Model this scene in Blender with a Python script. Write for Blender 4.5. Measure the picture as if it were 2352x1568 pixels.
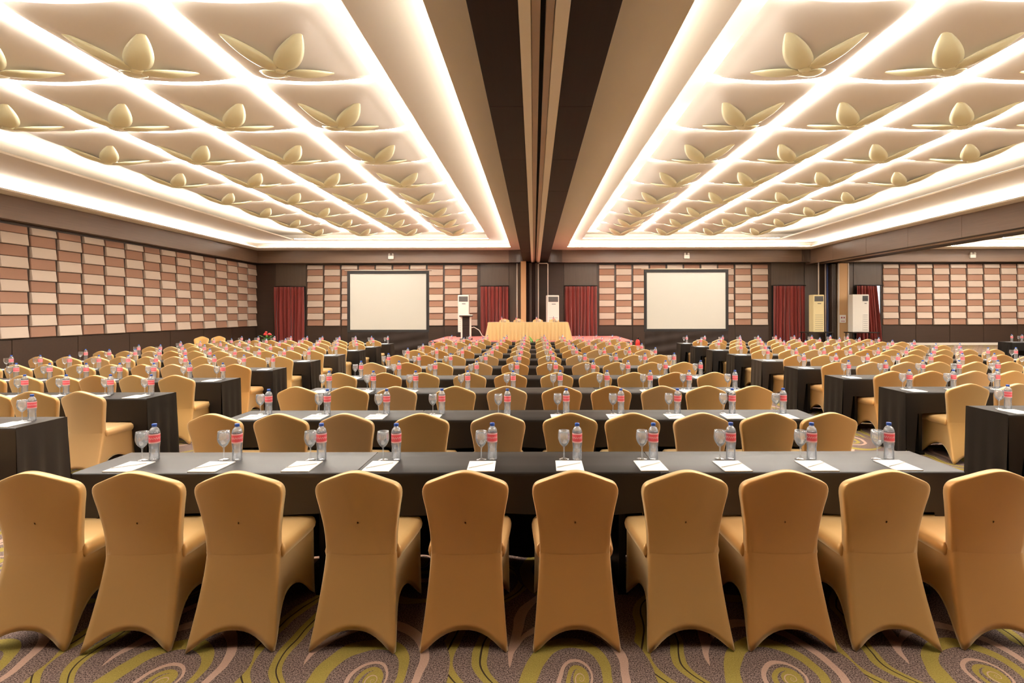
import bpy, math, random
from math import sin, cos, pi, radians

for o in list(bpy.data.objects):
    bpy.data.objects.remove(o, do_unlink=True)
SC = bpy.context.scene
COL = SC.collection
random.seed(7)

# ------------------------------------------------------------------ camera
F, XV, YV, H = 1225.0, 1226.0, 716.0, 1.72
cam_d = bpy.data.cameras.new('camera')
cam_d.sensor_width = 36.0
cam_d.lens = 36.0 * F / 2352.0
cam_d.shift_x = (1176.0 - XV) / 2352.0
cam_d.shift_y = (YV - 784.0) / 2352.0
cam_d.clip_end = 200
cam = bpy.data.objects.new('camera', cam_d)
cam.location = (0, 0, H)
cam.rotation_euler = (pi / 2, 0.0020, 0)
COL.objects.link(cam)
SC.camera = cam

# ------------------------------------------------------------------ world, exposure
world = bpy.data.worlds.new('world')
SC.world = world
world.use_nodes = True
world.node_tree.nodes['Background'].inputs[0].default_value = (1.0, 0.92, 0.82, 1)
world.node_tree.nodes['Background'].inputs[1].default_value = 0.05
SC.view_settings.view_transform = 'Standard'
SC.view_settings.look = 'None'
SC.view_settings.gamma = 1.0
SC.view_settings.use_curve_mapping = False
SC.view_settings.exposure = 0.66
STRIP = 30.0      # radiance of the bright lines between the ceiling sails
COVE = 26.0       # radiance of the hidden cove lights
LAMP_COL = (1.0, 0.945, 0.865)
SC.cycles.use_denoising = True
SC.cycles.use_light_tree = False
SC.cycles.use_adaptive_sampling = True
SC.cycles.adaptive_threshold = 0.10
SC.cycles.max_bounces = 5
SC.cycles.diffuse_bounces = 3
SC.cycles.glossy_bounces = 2
SC.cycles.transmission_bounces = 4
SC.cycles.transparent_max_bounces = 8
SC.cycles.caustics_reflective = False
SC.cycles.caustics_refractive = False
SC.cycles.sample_clamp_indirect = 6.0


# ------------------------------------------------------------------ node helper
class NT:
    def __init__(self, mat):
        self.t = mat.node_tree
        self.n = self.t.nodes

    def new(self, typ, **kw):
        nd = self.n.new(typ)
        for k, v in kw.items():
            setattr(nd, k, v)
        return nd

    def link(self, a, b):
        self.t.links.new(a, b)

    def put(self, sock, v):
        if isinstance(v, bpy.types.NodeSocket):
            self.link(v, sock)
        else:
            sock.default_value = v

    def m(self, op, a, b=None, c=None):
        nd = self.new('ShaderNodeMath', operation=op)
        self.put(nd.inputs[0], a)
        if b is not None:
            self.put(nd.inputs[1], b)
        if c is not None:
            self.put(nd.inputs[2], c)
        return nd.outputs[0]

    def mix(self, f, a, b):
        nd = self.new('ShaderNodeMix', data_type='RGBA')
        self.put(nd.inputs[0], f)
        self.put(nd.inputs[6], a if isinstance(a, bpy.types.NodeSocket) else (*a, 1))
        self.put(nd.inputs[7], b if isinstance(b, bpy.types.NodeSocket) else (*b, 1))
        return nd.outputs[2]

    def coords(self, scale=(1, 1, 1), kind='Object'):
        tc = self.new('ShaderNodeTexCoord')
        mp = self.new('ShaderNodeMapping')
        mp.inputs['Scale'].default_value = scale
        self.link(tc.outputs[kind], mp.inputs['Vector'])
        return mp.outputs[0]

    def noise(self, vec, scale=5.0, detail=3.0, rough=0.5):
        nd = self.new('ShaderNodeTexNoise')
        nd.inputs['Scale'].default_value = scale
        nd.inputs['Detail'].default_value = detail
        nd.inputs['Roughness'].default_value = rough
        self.link(vec, nd.inputs['Vector'])
        return nd.outputs[0]

    def bump(self, h, strength=0.2, dist=0.01):
        nd = self.new('ShaderNodeBump')
        nd.inputs['Strength'].default_value = strength
        nd.inputs['Distance'].default_value = dist
        self.link(h, nd.inputs['Height'])
        return nd.outputs[0]


def s2l(r, g, b):
    f = lambda c: (c / 12.92 if c <= 0.04045 else ((c + 0.055) / 1.055) ** 2.4)
    return (f(r / 255), f(g / 255), f(b / 255))


MATS = {}


def mat(name, col, rough=0.6, metal=0.0, spec=0.5, sheen=0.0, stint=(1, 1, 1), var=0.0, vscale=(4, 4, 4), bump=0.0, bscale=60.0, bdist=0.004, coat=0.0):
    m = bpy.data.materials.new(name)
    m.use_nodes = True
    p = m.node_tree.nodes['Principled BSDF']
    nt = NT(m)
    p.inputs['Roughness'].default_value = rough
    p.inputs['Metallic'].default_value = metal
    p.inputs['Specular IOR Level'].default_value = spec
    p.inputs['Sheen Weight'].default_value = sheen
    p.inputs['Coat Weight'].default_value = coat
    p.inputs['Sheen Tint'].default_value = (*stint, 1)
    p.inputs['Sheen Roughness'].default_value = 0.5
    p.inputs['Base Color'].default_value = (*col, 1)
    if var > 0:
        n = nt.noise(nt.coords(vscale), 1.0, 4.0, 0.55)
        lo = tuple(c * (1 - var) for c in col)
        hi = tuple(min(1, c * (1 + var)) for c in col)
        nt.link(nt.mix(n, lo, hi), p.inputs['Base Color'])
    if bump > 0:
        h = nt.noise(nt.coords((1, 1, 1)), bscale, 2.0, 0.5)
        nt.link(nt.bump(h, bump, bdist), p.inputs['Normal'])
    MATS[name] = m
    return m


def emit(name, col, strength):
    m = bpy.data.materials.new(name)
    m.use_nodes = True
    m.node_tree.nodes.clear()
    nt = NT(m)
    e = nt.new('ShaderNodeEmission')
    e.inputs[0].default_value = (*col, 1)
    e.inputs[1].default_value = strength
    o = nt.new('ShaderNodeOutputMaterial')
    nt.link(e.outputs[0], o.inputs[0])
    MATS[name] = m
    return m


def clear(name, tint, gloss, rough=0.03, milky=0.0, milk=(0.9, 0.92, 0.95)):
    """thin clear plastic / glass: mostly see-through, mirror-like towards the edge"""
    m = bpy.data.materials.new(name)
    m.use_nodes = True
    m.node_tree.nodes.clear()
    nt = NT(m)
    tr = nt.new('ShaderNodeBsdfTransparent')
    tr.inputs[0].default_value = (*tint, 1)
    gl = nt.new('ShaderNodeBsdfGlossy')
    gl.inputs['Color'].default_value = (1, 1, 1, 1)
    gl.inputs['Roughness'].default_value = rough
    lw = nt.new('ShaderNodeLayerWeight')
    lw.inputs[0].default_value = 0.25
    fac = nt.m('MINIMUM', nt.m('MULTIPLY_ADD', lw.outputs['Fresnel'], gloss, 0.04), 0.85)
    mx = nt.new('ShaderNodeMixShader')
    nt.link(fac, mx.inputs[0])
    nt.link(tr.outputs[0], mx.inputs[1])
    nt.link(gl.outputs[0], mx.inputs[2])
    out = mx.outputs[0]
    if milky > 0:
        df = nt.new('ShaderNodeBsdfTranslucent')
        df.inputs[0].default_value = (*milk, 1)
        m2 = nt.new('ShaderNodeMixShader')
        m2.inputs[0].default_value = milky
        nt.link(out, m2.inputs[1])
        nt.link(df.outputs[0], m2.inputs[2])
        out = m2.outputs[0]
    o = nt.new('ShaderNodeOutputMaterial')
    nt.link(out, o.inputs[0])
    MATS[name] = m
    return m


# ------------------------------------------------------------------ materials
for k, c in (('gold', (220, 170, 98)), ('amber', (214, 154, 80)), ('tan', (219, 172, 112))):
    mat('chair_' + k, s2l(*c), rough=0.38, metal=0.30, spec=0.7, sheen=1.0, stint=(1.0, 0.84, 0.52))
mat('black_cloth', s2l(22, 17, 13), rough=0.5, spec=0.26, sheen=0.0)
mat('brown_cloth', s2l(34, 27, 22), rough=0.45, spec=0.42, sheen=0.03)
mat('board', s2l(120, 95, 70), rough=0.6)
mat('dark_metal', s2l(40, 38, 36), rough=0.4, metal=0.8)
mat('screen_black', s2l(30, 26, 24), rough=0.7)
mat('screen_skirt', s2l(44, 33, 27), rough=0.75, spec=0.3)
mat('screen_white', s2l(194, 188, 176), rough=0.9)
mat('white_paint', s2l(240, 228, 212), rough=0.85)
mat('cream_paint', s2l(246, 234, 218), rough=0.8)
mat('soffit_paint', s2l(246, 236, 222), rough=0.8)
mat('petal_gold', s2l(255, 243, 202), rough=0.36, metal=0.16, spec=0.5, var=0.08, vscale=(3, 3, 3))
mat('track_metal', s2l(176, 152, 132), rough=0.45, metal=0.5, var=0.15, vscale=(3, 1, 3))
mat('slot_black', s2l(14, 10, 8), rough=0.9)
mat('tile_cream', s2l(208, 189, 172), rough=0.9, spec=0.2)
mat('tile_cream_b', s2l(202, 182, 165), rough=0.9, spec=0.2)
mat('tile_brown', s2l(164, 126, 106), rough=0.9, spec=0.2)
mat('tile_brown_b', s2l(158, 120, 100), rough=0.9, spec=0.2)
mat('red_curtain', s2l(128, 42, 34), rough=0.7, spec=0.3, sheen=0.4, var=0.12, vscale=(8, 8, 1))
mat('blue_curtain', s2l(62, 84, 138), rough=0.6, sheen=0.4)
mat('bottle_cap', s2l(38, 84, 178), rough=0.35)
mat('paper', s2l(250, 246, 240), rough=0.8)
mat('pencil_grey', s2l(222, 213, 202), rough=0.5)
mat('pink_carpet', s2l(216, 128, 122), rough=0.95)
mat('gold_satin', s2l(212, 174, 110), rough=0.38, spec=0.6, sheen=0.3)
mat('ac_white', s2l(244, 238, 226), rough=0.45)
mat('ac_cream', s2l(240, 222, 168), rough=0.45)
mat('ac_grille', s2l(120, 116, 110), rough=0.5)
mat('ac_dark', s2l(40, 44, 48), rough=0.4)
mat('pipe_white', s2l(226, 214, 200), rough=0.5)
mat('pillar_tan', s2l(206, 164, 116), rough=0.6, var=0.06, vscale=(2, 2, 0.5))
mat('white_base', s2l(232, 222, 208), rough=0.5)
mat('leaf_green', s2l(88, 138, 52), rough=0.6)
mat('flower_red', s2l(190, 44, 40), rough=0.6)
mat('extinguisher_red', s2l(200, 36, 34), rough=0.3)
mat('lectern_wood', s2l(52, 34, 26), rough=0.4)
mat('pink_mark', s2l(200, 110, 110), rough=0.7)
clear('bottle_clear', (0.97, 0.98, 1.0), 1.7, 0.07, 0.22)
clear('water_clear', (0.96, 0.97, 0.98), 0.7, 0.05, 0.03)
clear('glass_clear', (0.97, 0.98, 0.98), 1.6, 0.03, 0.13)


def sail_material():
    m = bpy.data.materials.new('sail')
    m.use_nodes = True
    m.node_tree.nodes.clear()
    nt = NT(m)
    df = nt.new('ShaderNodeBsdfDiffuse')
    df.inputs[0].default_value = (*s2l(232, 222, 212), 1)
    tl = nt.new('ShaderNodeBsdfTranslucent')
    tl.inputs[0].default_value = (*s2l(236, 226, 214), 1)
    mx = nt.new('ShaderNodeMixShader')
    mx.inputs[0].default_value = 0.05
    nt.link(df.outputs[0], mx.inputs[1])
    nt.link(tl.outputs[0], mx.inputs[2])
    o = nt.new('ShaderNodeOutputMaterial')
    nt.link(mx.outputs[0], o.inputs[0])
    MATS['sail'] = m


sail_material()
emit('strip_light', LAMP_COL, STRIP)
emit('cove_strip', LAMP_COL, COVE)
emit('window_day', (0.75, 0.88, 1.0), 1.6)


def veneer(name, c1, c2, rough, axis, spec=0.55):
    m = bpy.data.materials.new(name)
    m.use_nodes = True
    nt = NT(m)
    p = m.node_tree.nodes['Principled BSDF']
    sc = {'x': (0.5, 6, 14), 'z': (10, 10, 0.6), 'y': (14, 0.5, 14)}[axis]
    n1 = nt.noise(nt.coords(sc), 2.0, 6.0, 0.6)
    n2 = nt.noise(nt.coords((0.35, 0.35, 0.35)), 1.0, 2.0, 0.5)
    f = nt.m('MULTIPLY_ADD', n1, 0.7, nt.m('MULTIPLY', n2, 0.3))
    nt.link(nt.mix(f, c1, c2), p.inputs['Base Color'])
    p.inputs['Roughness'].default_value = rough
    p.inputs['Specular IOR Level'].default_value = spec
    MATS[name] = m


veneer('wood_wall', s2l(48, 34, 26), s2l(72, 54, 42), 0.42, 'x')
veneer('wood_bulkhead', s2l(104, 82, 66), s2l(142, 116, 96), 0.34, 'x')
veneer('wood_bulkhead_y', s2l(104, 82, 66), s2l(142, 116, 96), 0.36, 'y')
veneer('wood_beam', s2l(22, 12, 8), s2l(48, 28, 20), 0.5, 'y', 0.15)
veneer('wood_upright', s2l(66, 52, 42), s2l(100, 84, 70), 0.36, 'z')


def label_material():
    m = bpy.data.materials.new('bottle_label')
    m.use_nodes = True
    nt = NT(m)
    p = m.node_tree.nodes['Principled BSDF']
    tc = nt.new('ShaderNodeTexCoord')
    sx = nt.new('ShaderNodeSeparateXYZ')
    nt.link(tc.outputs['Object'], sx.inputs[0])
    z = sx.outputs[2]
    x = sx.outputs[0]
    ang = nt.m('ARCTAN2', sx.outputs[1], x)
    # pale borders, a red field and a wavering white script line
    d = nt.m('ABSOLUTE', nt.m('SUBTRACT', z, 0.1475))
    field = nt.m('LESS_THAN', d, 0.022)
    w = nt.m('MULTIPLY', nt.m('SINE', nt.m('MULTIPLY', ang, 16.0)), 0.0045)
    w2 = nt.m('MULTIPLY', nt.m('SINE', nt.m('MULTIPLY', ang, 37.0)), 0.0022)
    line = nt.m('LESS_THAN', nt.m('ABSOLUTE', nt.m('SUBTRACT', nt.m('SUBTRACT', z, 0.149), nt.m('ADD', w, w2))), 0.0018)
    c = nt.mix(field, s2l(250, 196, 198), s2l(236, 92, 104))
    c = nt.mix(line, c, s2l(250, 232, 232))
    nt.link(c, p.inputs['Base Color'])
    p.inputs['Roughness'].default_value = 0.4
    MATS['bottle_label'] = m


label_material()


def carpet_material():
    m = bpy.data.materials.new('carpet')
    m.use_nodes = True
    nt = NT(m)
    p = m.node_tree.nodes['Principled BSDF']
    M = nt.m
    tc = nt.new('ShaderNodeTexCoord')
    sx = nt.new('ShaderNodeSeparateXYZ')
    nt.link(tc.outputs['Object'], sx.inputs[0])
    wob = nt.new('ShaderNodeTexNoise')
    wob.inputs['Scale'].default_value = 2.2
    nt.link(tc.outputs['Object'], wob.inputs['Vector'])
    wv = M('MULTIPLY', M('SUBTRACT', wob.outputs[0], 0.5), 0.10)
    X = M('ADD', sx.outputs[0], wv)
    Y = M('SUBTRACT', sx.outputs[1], wv)
    PX, PY = 0.985, 1.15
    U = M('DIVIDE', M('SUBTRACT', X, 0.22), PX)
    V = M('DIVIDE', M('SUBTRACT', Y, 2.50), PY)
    du = M('MULTIPLY', M('SUBTRACT', U, M('ROUND', U)), PX)
    dv = M('MULTIPLY', M('SUBTRACT', V, M('ROUND', V)), PY * 0.72)
    r = M('SQRT', M('ADD', M('MULTIPLY', du, du), M('MULTIPLY', dv, dv)))
    th = M('DIVIDE', M('ARCTAN2', dv, du), 2 * pi)
    lr = M('DIVIDE', M('LOGARITHM', M('MAXIMUM', M('DIVIDE', r, 0.03), 0.01), math.e), math.log(3.6))
    ph = M('FRACT', M('ADD', M('SUBTRACT', lr, th), 10.0))
    inside = M('LESS_THAN', r, 0.36)

    def band(q, a, b):
        return M('MULTIPLY', M('GREATER_THAN', q, a), M('LESS_THAN', q, b))

    olive_s = M('MULTIPLY', inside, M('MAXIMUM', band(ph, 0.06, 0.31), M('LESS_THAN', r, 0.045)))
    pink_s = M('MULTIPLY', inside, band(ph, 0.50, 0.64))
    wq = M('ADD', U, M('ADD', M('MULTIPLY', M('SINE', M('MULTIPLY', V, 2 * pi)), 0.10), M('MULTIPLY', M('SINE', M('MULTIPLY_ADD', V, 4 * pi, 1.0)), 0.035)))
    fw = M('FRACT', M('ADD', wq, 10.0))
    out = M('SUBTRACT', 1.0, inside)
    olive_b = M('MULTIPLY', out, M('MAXIMUM', band(fw, 0.37, 0.455), band(fw, 0.545, 0.615)))
    pink_b = M('MULTIPLY', out, band(fw, 0.72, 0.78))
    dark_b = M('MULTIPLY', out, M('MAXIMUM', band(fw, 0.408, 0.417), band(fw, 0.581, 0.589)))
    fib = nt.noise(nt.coords((1, 1, 1)), 150.0, 2.0, 0.75)
    fibc = M('MULTIPLY', M('SUBTRACT', fib, 0.38), 4.2)
    base = nt.mix(M('MINIMUM', M('MAXIMUM', fibc, 0.0), 1.0), s2l(52, 40, 37), s2l(150, 128, 120))
    olive = nt.mix(fib, s2l(112, 97, 36), s2l(174, 156, 84))
    pink = nt.mix(fib, s2l(150, 119, 104), s2l(200, 168, 150))
    c = nt.mix(M('MAXIMUM', olive_s, olive_b), base, olive)
    c = nt.mix(M('MAXIMUM', pink_s, pink_b), c, pink)
    c = nt.mix(dark_b, c, s2l(58, 46, 36))
    nt.link(c, p.inputs['Base Color'])
    p.inputs['Roughness'].default_value = 0.95
    p.inputs['Specular IOR Level'].default_value = 0.1
    nt.link(nt.bump(fib, 0.5, 0.006), p.inputs['Normal'])
    MATS['carpet'] = m


carpet_material()


# ------------------------------------------------------------------ mesh builder
class MB:
    def __init__(self):
        self.v, self.f, self.mi, self.sm = [], [], [], []

    def face(self, idx, mi=0, smooth=False):
        self.f.append(tuple(idx)); self.mi.append(mi); self.sm.append(smooth)

    def box(self, x0, x1, y0, y1, z0, z1, mi=0):
        b = len(self.v)
        self.v += [(x0, y0, z0), (x1, y0, z0), (x1, y1, z0), (x0, y1, z0), (x0, y0, z1), (x1, y0, z1), (x1, y1, z1), (x0, y1, z1)]
        for q in ((3, 2, 1, 0), (4, 5, 6, 7), (0, 1, 5, 4), (1, 2, 6, 5), (2, 3, 7, 6), (3, 0, 4, 7)):
            self.face([b + i for i in q], mi)
        return self

    def bbox(self, x0, x1, y0, y1, z0, z1, r=0.01, mi=0):
        """box with chamfered edges along all sides (bevelled block)"""
        rings = []
        for z, i in ((z0, r), (z0 + r, 0), (z1 - r, 0), (z1, r)):
            a, b, c, d = x0 + i, x1 - i, y0 + i, y1 - i
            rings.append([(a + r, c, z), (b - r, c, z), (b, c + r, z), (b, d - r, z), (b - r, d, z), (a + r, d, z), (a, d - r, z), (a, c + r, z)])
        self.loft(rings, mi=mi, caps=True)
        return self

    def loft(self, rings, closed=True, mi=0, smooth=False, caps=False):
        b = len(self.v)
        n = len(rings[0])
        for r in rings:
            self.v += [tuple(p) for p in r]
        for k in range(len(rings) - 1):
            for i in range(n if closed else n - 1):
                j = (i + 1) % n
                self.face((b + k * n + i, b + k * n + j, b + (k + 1) * n + j, b + (k + 1) * n + i), mi, smooth)
        if caps:
            self.face([b + i for i in reversed(range(n))], mi)
            self.face([b + (len(rings) - 1) * n + i for i in range(n)], mi)
        return self

    def lathe(self, prof, n=16, mi=0, smooth=True, c=(0, 0)):
        rings = [[(c[0] + r * cos(2 * pi * i / n), c[1] + r * sin(2 * pi * i / n), z) for i in range(n)] for r, z in prof]
        self.loft(rings, mi=mi, smooth=smooth, caps=False)
        return self

    def tube(self, pts, r, n=8, mi=0, caps=True):
        rings = []
        for k, p in enumerate(pts):
            a = pts[max(0, k - 1)]; c = pts[min(len(pts) - 1, k + 1)]
            d = [c[i] - a[i] for i in range(3)]
            L = math.sqrt(sum(t * t for t in d)) or 1
            d = [t / L for t in d]
            up = (0, 0, 1) if abs(d[2]) < 0.9 else (1, 0, 0)
            u = (d[1] * up[2] - d[2] * up[1], d[2] * up[0] - d[0] * up[2], d[0] * up[1] - d[1] * up[0])
            L = math.sqrt(sum(t * t for t in u)); u = [t / L for t in u]
            w = (d[1] * u[2] - d[2] * u[1], d[2] * u[0] - d[0] * u[2], d[0] * u[1] - d[1] * u[0])
            rings.append([tuple(p[i] + r * (cos(2 * pi * q / n) * u[i] + sin(2 * pi * q / n) * w[i]) for i in range(3)) for q in range(n)])
        self.loft(rings, mi=mi, smooth=True, caps=caps)
        return self

    def mesh(self, name, mats):
        me = bpy.data.meshes.new(name)
        me.from_pydata(self.v, [], self.f)
        if isinstance(mats, str):
            mats = [mats]
        for m in mats:
            me.materials.append(MATS[m])
        me.polygons.foreach_set('material_index', self.mi)
        me.polygons.foreach_set('use_smooth', self.sm)
        me.update()
        return me

    def build(self, name, mats, parent=None, loc=None):
        return obj(name, self.mesh(name, mats), parent, loc)


def obj(name, me, parent=None, loc=None, rz=0.0):
    o = bpy.data.objects.new(name, me)
    COL.objects.link(o)
    if parent is not None:
        o.parent = parent
    if loc is not None:
        o.location = loc
    if rz:
        o.rotation_euler = (0, 0, rz)
    return o


def tag(o, label, cat, group=None):
    o['label'] = label
    o['category'] = cat
    if group:
        o['group'] = group
    return o


def thing(name, label, cat, loc=(0, 0, 0), rz=0.0, group=None):
    return tag(obj(name, None, None, loc, rz), label, cat, group)


def struct(o, label=None):
    o['kind'] = 'structure'
    if label:
        o['label'] = label
    return o


def pix(x, y, z):
    s = F / y
    return XV + x * s, YV - (z - H) * s


def inview(x, y, z0, z1, m=60, r=0.3):
    if y < 0.6:
        return False
    s = F / y
    u = XV + x * s
    return -m - r * s < u < 2352 + m + r * s and YV - (z1 - H) * s < 1568 + m


ORD = ['first', 'second', 'third', 'fourth', 'fifth', 'sixth', 'seventh', 'eighth', 'ninth', 'tenth', 'eleventh', 'twelfth']

# ------------------------------------------------------------------ room dimensions
WL, WR, WB, WF = -14.04, 28.0, -2.6, 27.0
Z1, Z2, Z3 = 4.80, 5.10, 5.35          # first soffit, second ledge, edge level of the sails
ZTOP = 5.55
BEAM0, BEAM1, BEAMZ = -0.54, 0.72, 4.22
RB0, RB1, RBZ = 13.75, 15.1, 4.08
P, W, DROP = 2.21, 1.95, 0.34           # sail cell depth, width and drop
YL0 = 8.28                              # a cross line of the grid

# ------------------------------------------------------------------ structure: floor, walls
floor = struct(MB().box(WL - 0.2, WR + 0.2, WB - 0.2, WF + 0.2, -0.1, 0.0).build('floor', 'carpet'), 'patterned carpet with olive and pink swirls')
wall_left = struct(MB().box(WL - 0.2, WL, WB, WF, 0, ZTOP).build('wall_left', 'wood_wall'))
wall_far = struct(MB().box(WL - 0.2, WR + 0.2, WF, WF + 0.2, 0, ZTOP).build('wall_far', 'wood_wall'))
wall_right = struct(MB().box(WR, WR + 0.2, WB, WF, 0, ZTOP).build('wall_right', 'wood_wall'))
wall_back = struct(MB().box(WL - 0.2, WR + 0.2, WB - 0.2, WB, 0, ZTOP).build('wall_back', 'wood_wall'))
struct(MB().bbox(17.6, WR, WF - 0.03, WF - 0.001, 0.0, 0.12, 0.005).build('baseboard_far', 'white_base'))

# veneer sheets over the curtained doors and on the wainscot: separate boards with shadow gaps
def far_board(x0, x1, z0, z1, m='wood_upright', t=0.025):
    MB().bbox(x0 + 0.01, x1 - 0.01, WF - t, WF, z0 + 0.01, z1 - 0.01, 0.004).build('veneer_board', m, wall_far)


CUR = [(-13.03, -11.55), (-2.67, -1.28), (1.56, 3.17), (12.03, 13.64), (16.2, 17.55)]
for a, b in CUR:
    far_board(a - 0.03, b + 0.03, 3.04, 4.18)
far_board(WL, -13.08, 0.0, 4.18, 'wood_wall')
far_board(-1.24, -0.68, 0.0, 4.18); far_board(0.25, 1.5, 0.0, 4.18, 'wood_wall')
far_board(13.7, 14.85, 0.0, 4.18)
far_board(15.5, 16.15, 0.0, 4.18)
for x0, x1, n in ((-11.48, -2.78, 5), (3.26, 11.9, 5), (17.6, 27.9, 6)):
    for k in range(n):
        w = (x1 - x0) / n
        far_board(x0 + k * w, x0 + (k + 1) * w, 0.12 if x0 > 15 else 0.0, 1.0, 'wood_wall', 0.03)
for k in range(10):
    y0 = 6.0 + k * 2.08
    MB().bbox(WL, WL + 0.03, y0 + 0.01, y0 + 2.07, 0.01, 0.99, 0.004).build('veneer_board', 'wood_wall', wall_left)

# acoustic tiles: wedge shaped, cream ones stand further out
TZ, TH = 1.03, 0.317
heights = [TH] * 9 + [TH * 0.68]


def tile_mesh(w, h, t_top, t_bot, m):
    b = MB()
    # local: x along wall, y out of the wall (negative = into the room), z up; pillowed slightly
    r = 0.012
    rings = []
    for z, tt, i in ((0.006, 0.0, 0.0), (0.006, t_bot - r, 0.0), (0.006 + r, t_bot, r), (h - 0.006 - r, t_top, r), (h - 0.006, t_top - r, 0), (h - 0.006, 0, 0)):
        rings.append([(i, -tt, z), (w * 0.33, -tt - (0.004 if tt else 0), z), (w * 0.66, -tt - (0.004 if tt else 0), z), (w - i, -tt, z)])
    b.loft(rings, closed=False, mi=0)
    # ends
    for e in (0, 3):
        b.v += [rings[k][e] for k in range(6)]
        n = len(b.v)
        idx = list(range(n - 6, n))
        b.face(idx if e == 0 else idx[::-1], 0)
    return b.mesh('acoustic_tile', m)


TILE = {}


def tile(w, h, kind, alt):
    key = (round(w, 3), round(h, 3), kind, alt)
    if key not in TILE:
        t = (0.055, 0.095) if kind == 'cream' else (0.035, 0.06)
        TILE[key] = tile_mesh(w, h, t[0], t[1], 'tile_' + kind + ('_b' if alt else ''))
    return TILE[key]


def tile_wall(n, pitch, wall, place, top_first):
    for c in range(n):
        z = TZ
        for r in range(10):
            kind = 'cream' if (c + r + top_first) % 2 == 0 else 'brown'
            me = tile(pitch * 0.90, heights[r], kind, random.random() < 0.4)
            loc, rz = place(c, z)
            obj('acoustic_tile', me, wall, loc, rz)
            z += heights[r]


for x0, n, p_, ph in ((-11.44, 10, 0.868, 1), (3.30, 10, 0.862, 1), (17.66, 12, 0.852, 1)):
    tile_wall(n, p_, wall_far, lambda c, z, x0=x0, p_=p_: ((x0 + c * p_, WF - 0.002, z), 0), ph)
tile_wall(19, 0.868, wall_left, lambda c, z: ((WL + 0.002, WF - 0.07 - (c + 0.93) * 0.868, z), pi / 2), 0)

# ------------------------------------------------------------------ structure: bulkheads and beams
struct(MB().box(WL, WL + 0.29, WB, WF - 0.45, 4.18, Z1).build('trim_1', 'wood_bulkhead_y'), 'dark wood bulkhead above the left wall tiles')
struct(MB().box(WL, BEAM0 - 0.7, WF - 0.45, WF, 4.18, Z1).build('trim_2', 'wood_bulkhead'), 'dark wood bulkhead above the left screen')
struct(MB().box(BEAM1 + 0.7, RB0 - 0.4, WF - 0.45, WF, 4.18, Z1).build('trim_3', 'wood_bulkhead'), 'dark wood bulkhead above the right screen')
struct(MB().box(RB1, WR, WF - 0.45, WF, 4.18, Z1).build('trim_4', 'wood_bulkhead'), 'dark wood bulkhead over the far right tiles')


def curved_end2(name, cx, sgn):
    b = MB()
    pts = []
    for k in range(9):
        a = k / 8 * pi / 2
        pts.append((cx - sgn * 0.7 + sgn * 0.7 * sin(a), WF - 0.45 - 0.35 * (1 - cos(a))))
    pts.append((cx, WF))
    pts.append((cx - sgn * 0.7, WF))
    b.loft([[(x, y, 4.18) for x, y in pts], [(x, y, Z1) for x, y in pts]], caps=True)
    return struct(b.build(name, 'wood_upright'))


curved_end2('trim_5', BEAM0, 1)
curved_end2('trim_6', BEAM1, -1)
curved_end2('trim_7', RB0 + 0.3, 1)

# central beam: dark panels either side of a pale partition track
beam = struct(MB().box(BEAM0, BEAM1, WB, WF, BEAMZ + 0.05, ZTOP).build('trim_8', 'slot_black'), 'dark beam with partition track down the middle')
ny = 13
for side, (a, b_) in enumerate(((BEAM0, -0.125), (0.305, BEAM1))):
    for k in range(ny):
        y0 = WB + (WF - WB - 0.02) * k / ny
        MB().bbox(a, b_, y0 + 0.003, y0 + (WF - WB) / ny - 0.003, BEAMZ, BEAMZ + 0.06, 0.003).build('beam_panel', 'wood_beam', beam)
for a, b_, z, m in ((-0.122, -0.02, BEAMZ - 0.03, 'cream_paint'), (-0.018, 0.06, BEAMZ - 0.015, 'track_metal'), (0.105, 0.18, BEAMZ - 0.015, 'track_metal'), (0.182, 0.302, BEAMZ - 0.03, 'cream_paint')):
    MB().bbox(a, b_, WB, WF - 0.05, z, BEAMZ + 0.06, 0.006).build('track_rail', m, beam)

rbeam = struct(MB().box(RB0 + 0.02, RB1, WB, WF, RBZ + 0.06, ZTOP).build('trim_9', 'slot_black'), 'dark wood beam between the halls at right')
for k in range(12):
    y0 = WB + (WF - WB) * k / 12
    MB().bbox(RB0, RB0 + 0.04, y0 + 0.003, y0 + (WF - WB) / 12 - 0.003, RBZ, Z1 + 0.02, 0.003).build('beam_panel', 'wood_bulkhead_y', rbeam)
    MB().bbox(RB1 - 0.04, RB1, y0 + 0.003, y0 + (WF - WB) / 12 - 0.003, RBZ, Z1 + 0.02, 0.003).build('beam_panel', 'wood_bulkhead_y', rbeam)
for a, b_, m in ((RB0 + 0.04, RB0 + 0.45, 'wood_beam'), (RB0 + 0.47, RB0 + 0.60, 'track_metal'), (RB0 + 0.66, RB0 + 0.79, 'track_metal'), (RB0 + 0.81, RB1 - 0.04, 'wood_beam')):
    MB().bbox(a, b_, WB, WF - 0.05, RBZ + 0.02, RBZ + 0.08, 0.005).build('track_rail', m, rbeam)

# ------------------------------------------------------------------ structure: ceiling trays
ceiling = struct(MB().box(WL, WR, WB, WF, ZTOP, ZTOP + 0.1).build('ceiling', 'white_paint'), 'white coffered ceiling with cove lighting')


def ring_slabs(x0, x1, y0, y1, ox0, ox1, oy0, oy1, z0, z1, name, m):
    """flat frame: outer rectangle x0..y1 with opening ox0..oy1, as four slabs"""
    for a, b, c, d in ((x0, ox0, y0, y1), (ox1, x1, y0, y1), (ox0, ox1, oy1, y1), (ox0, ox1, y0, oy0)):
        if b - a > 0.01 and d - c > 0.01:
            MB().box(a, b, c, d, z0, z1).build(name, m, ceiling)


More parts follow.
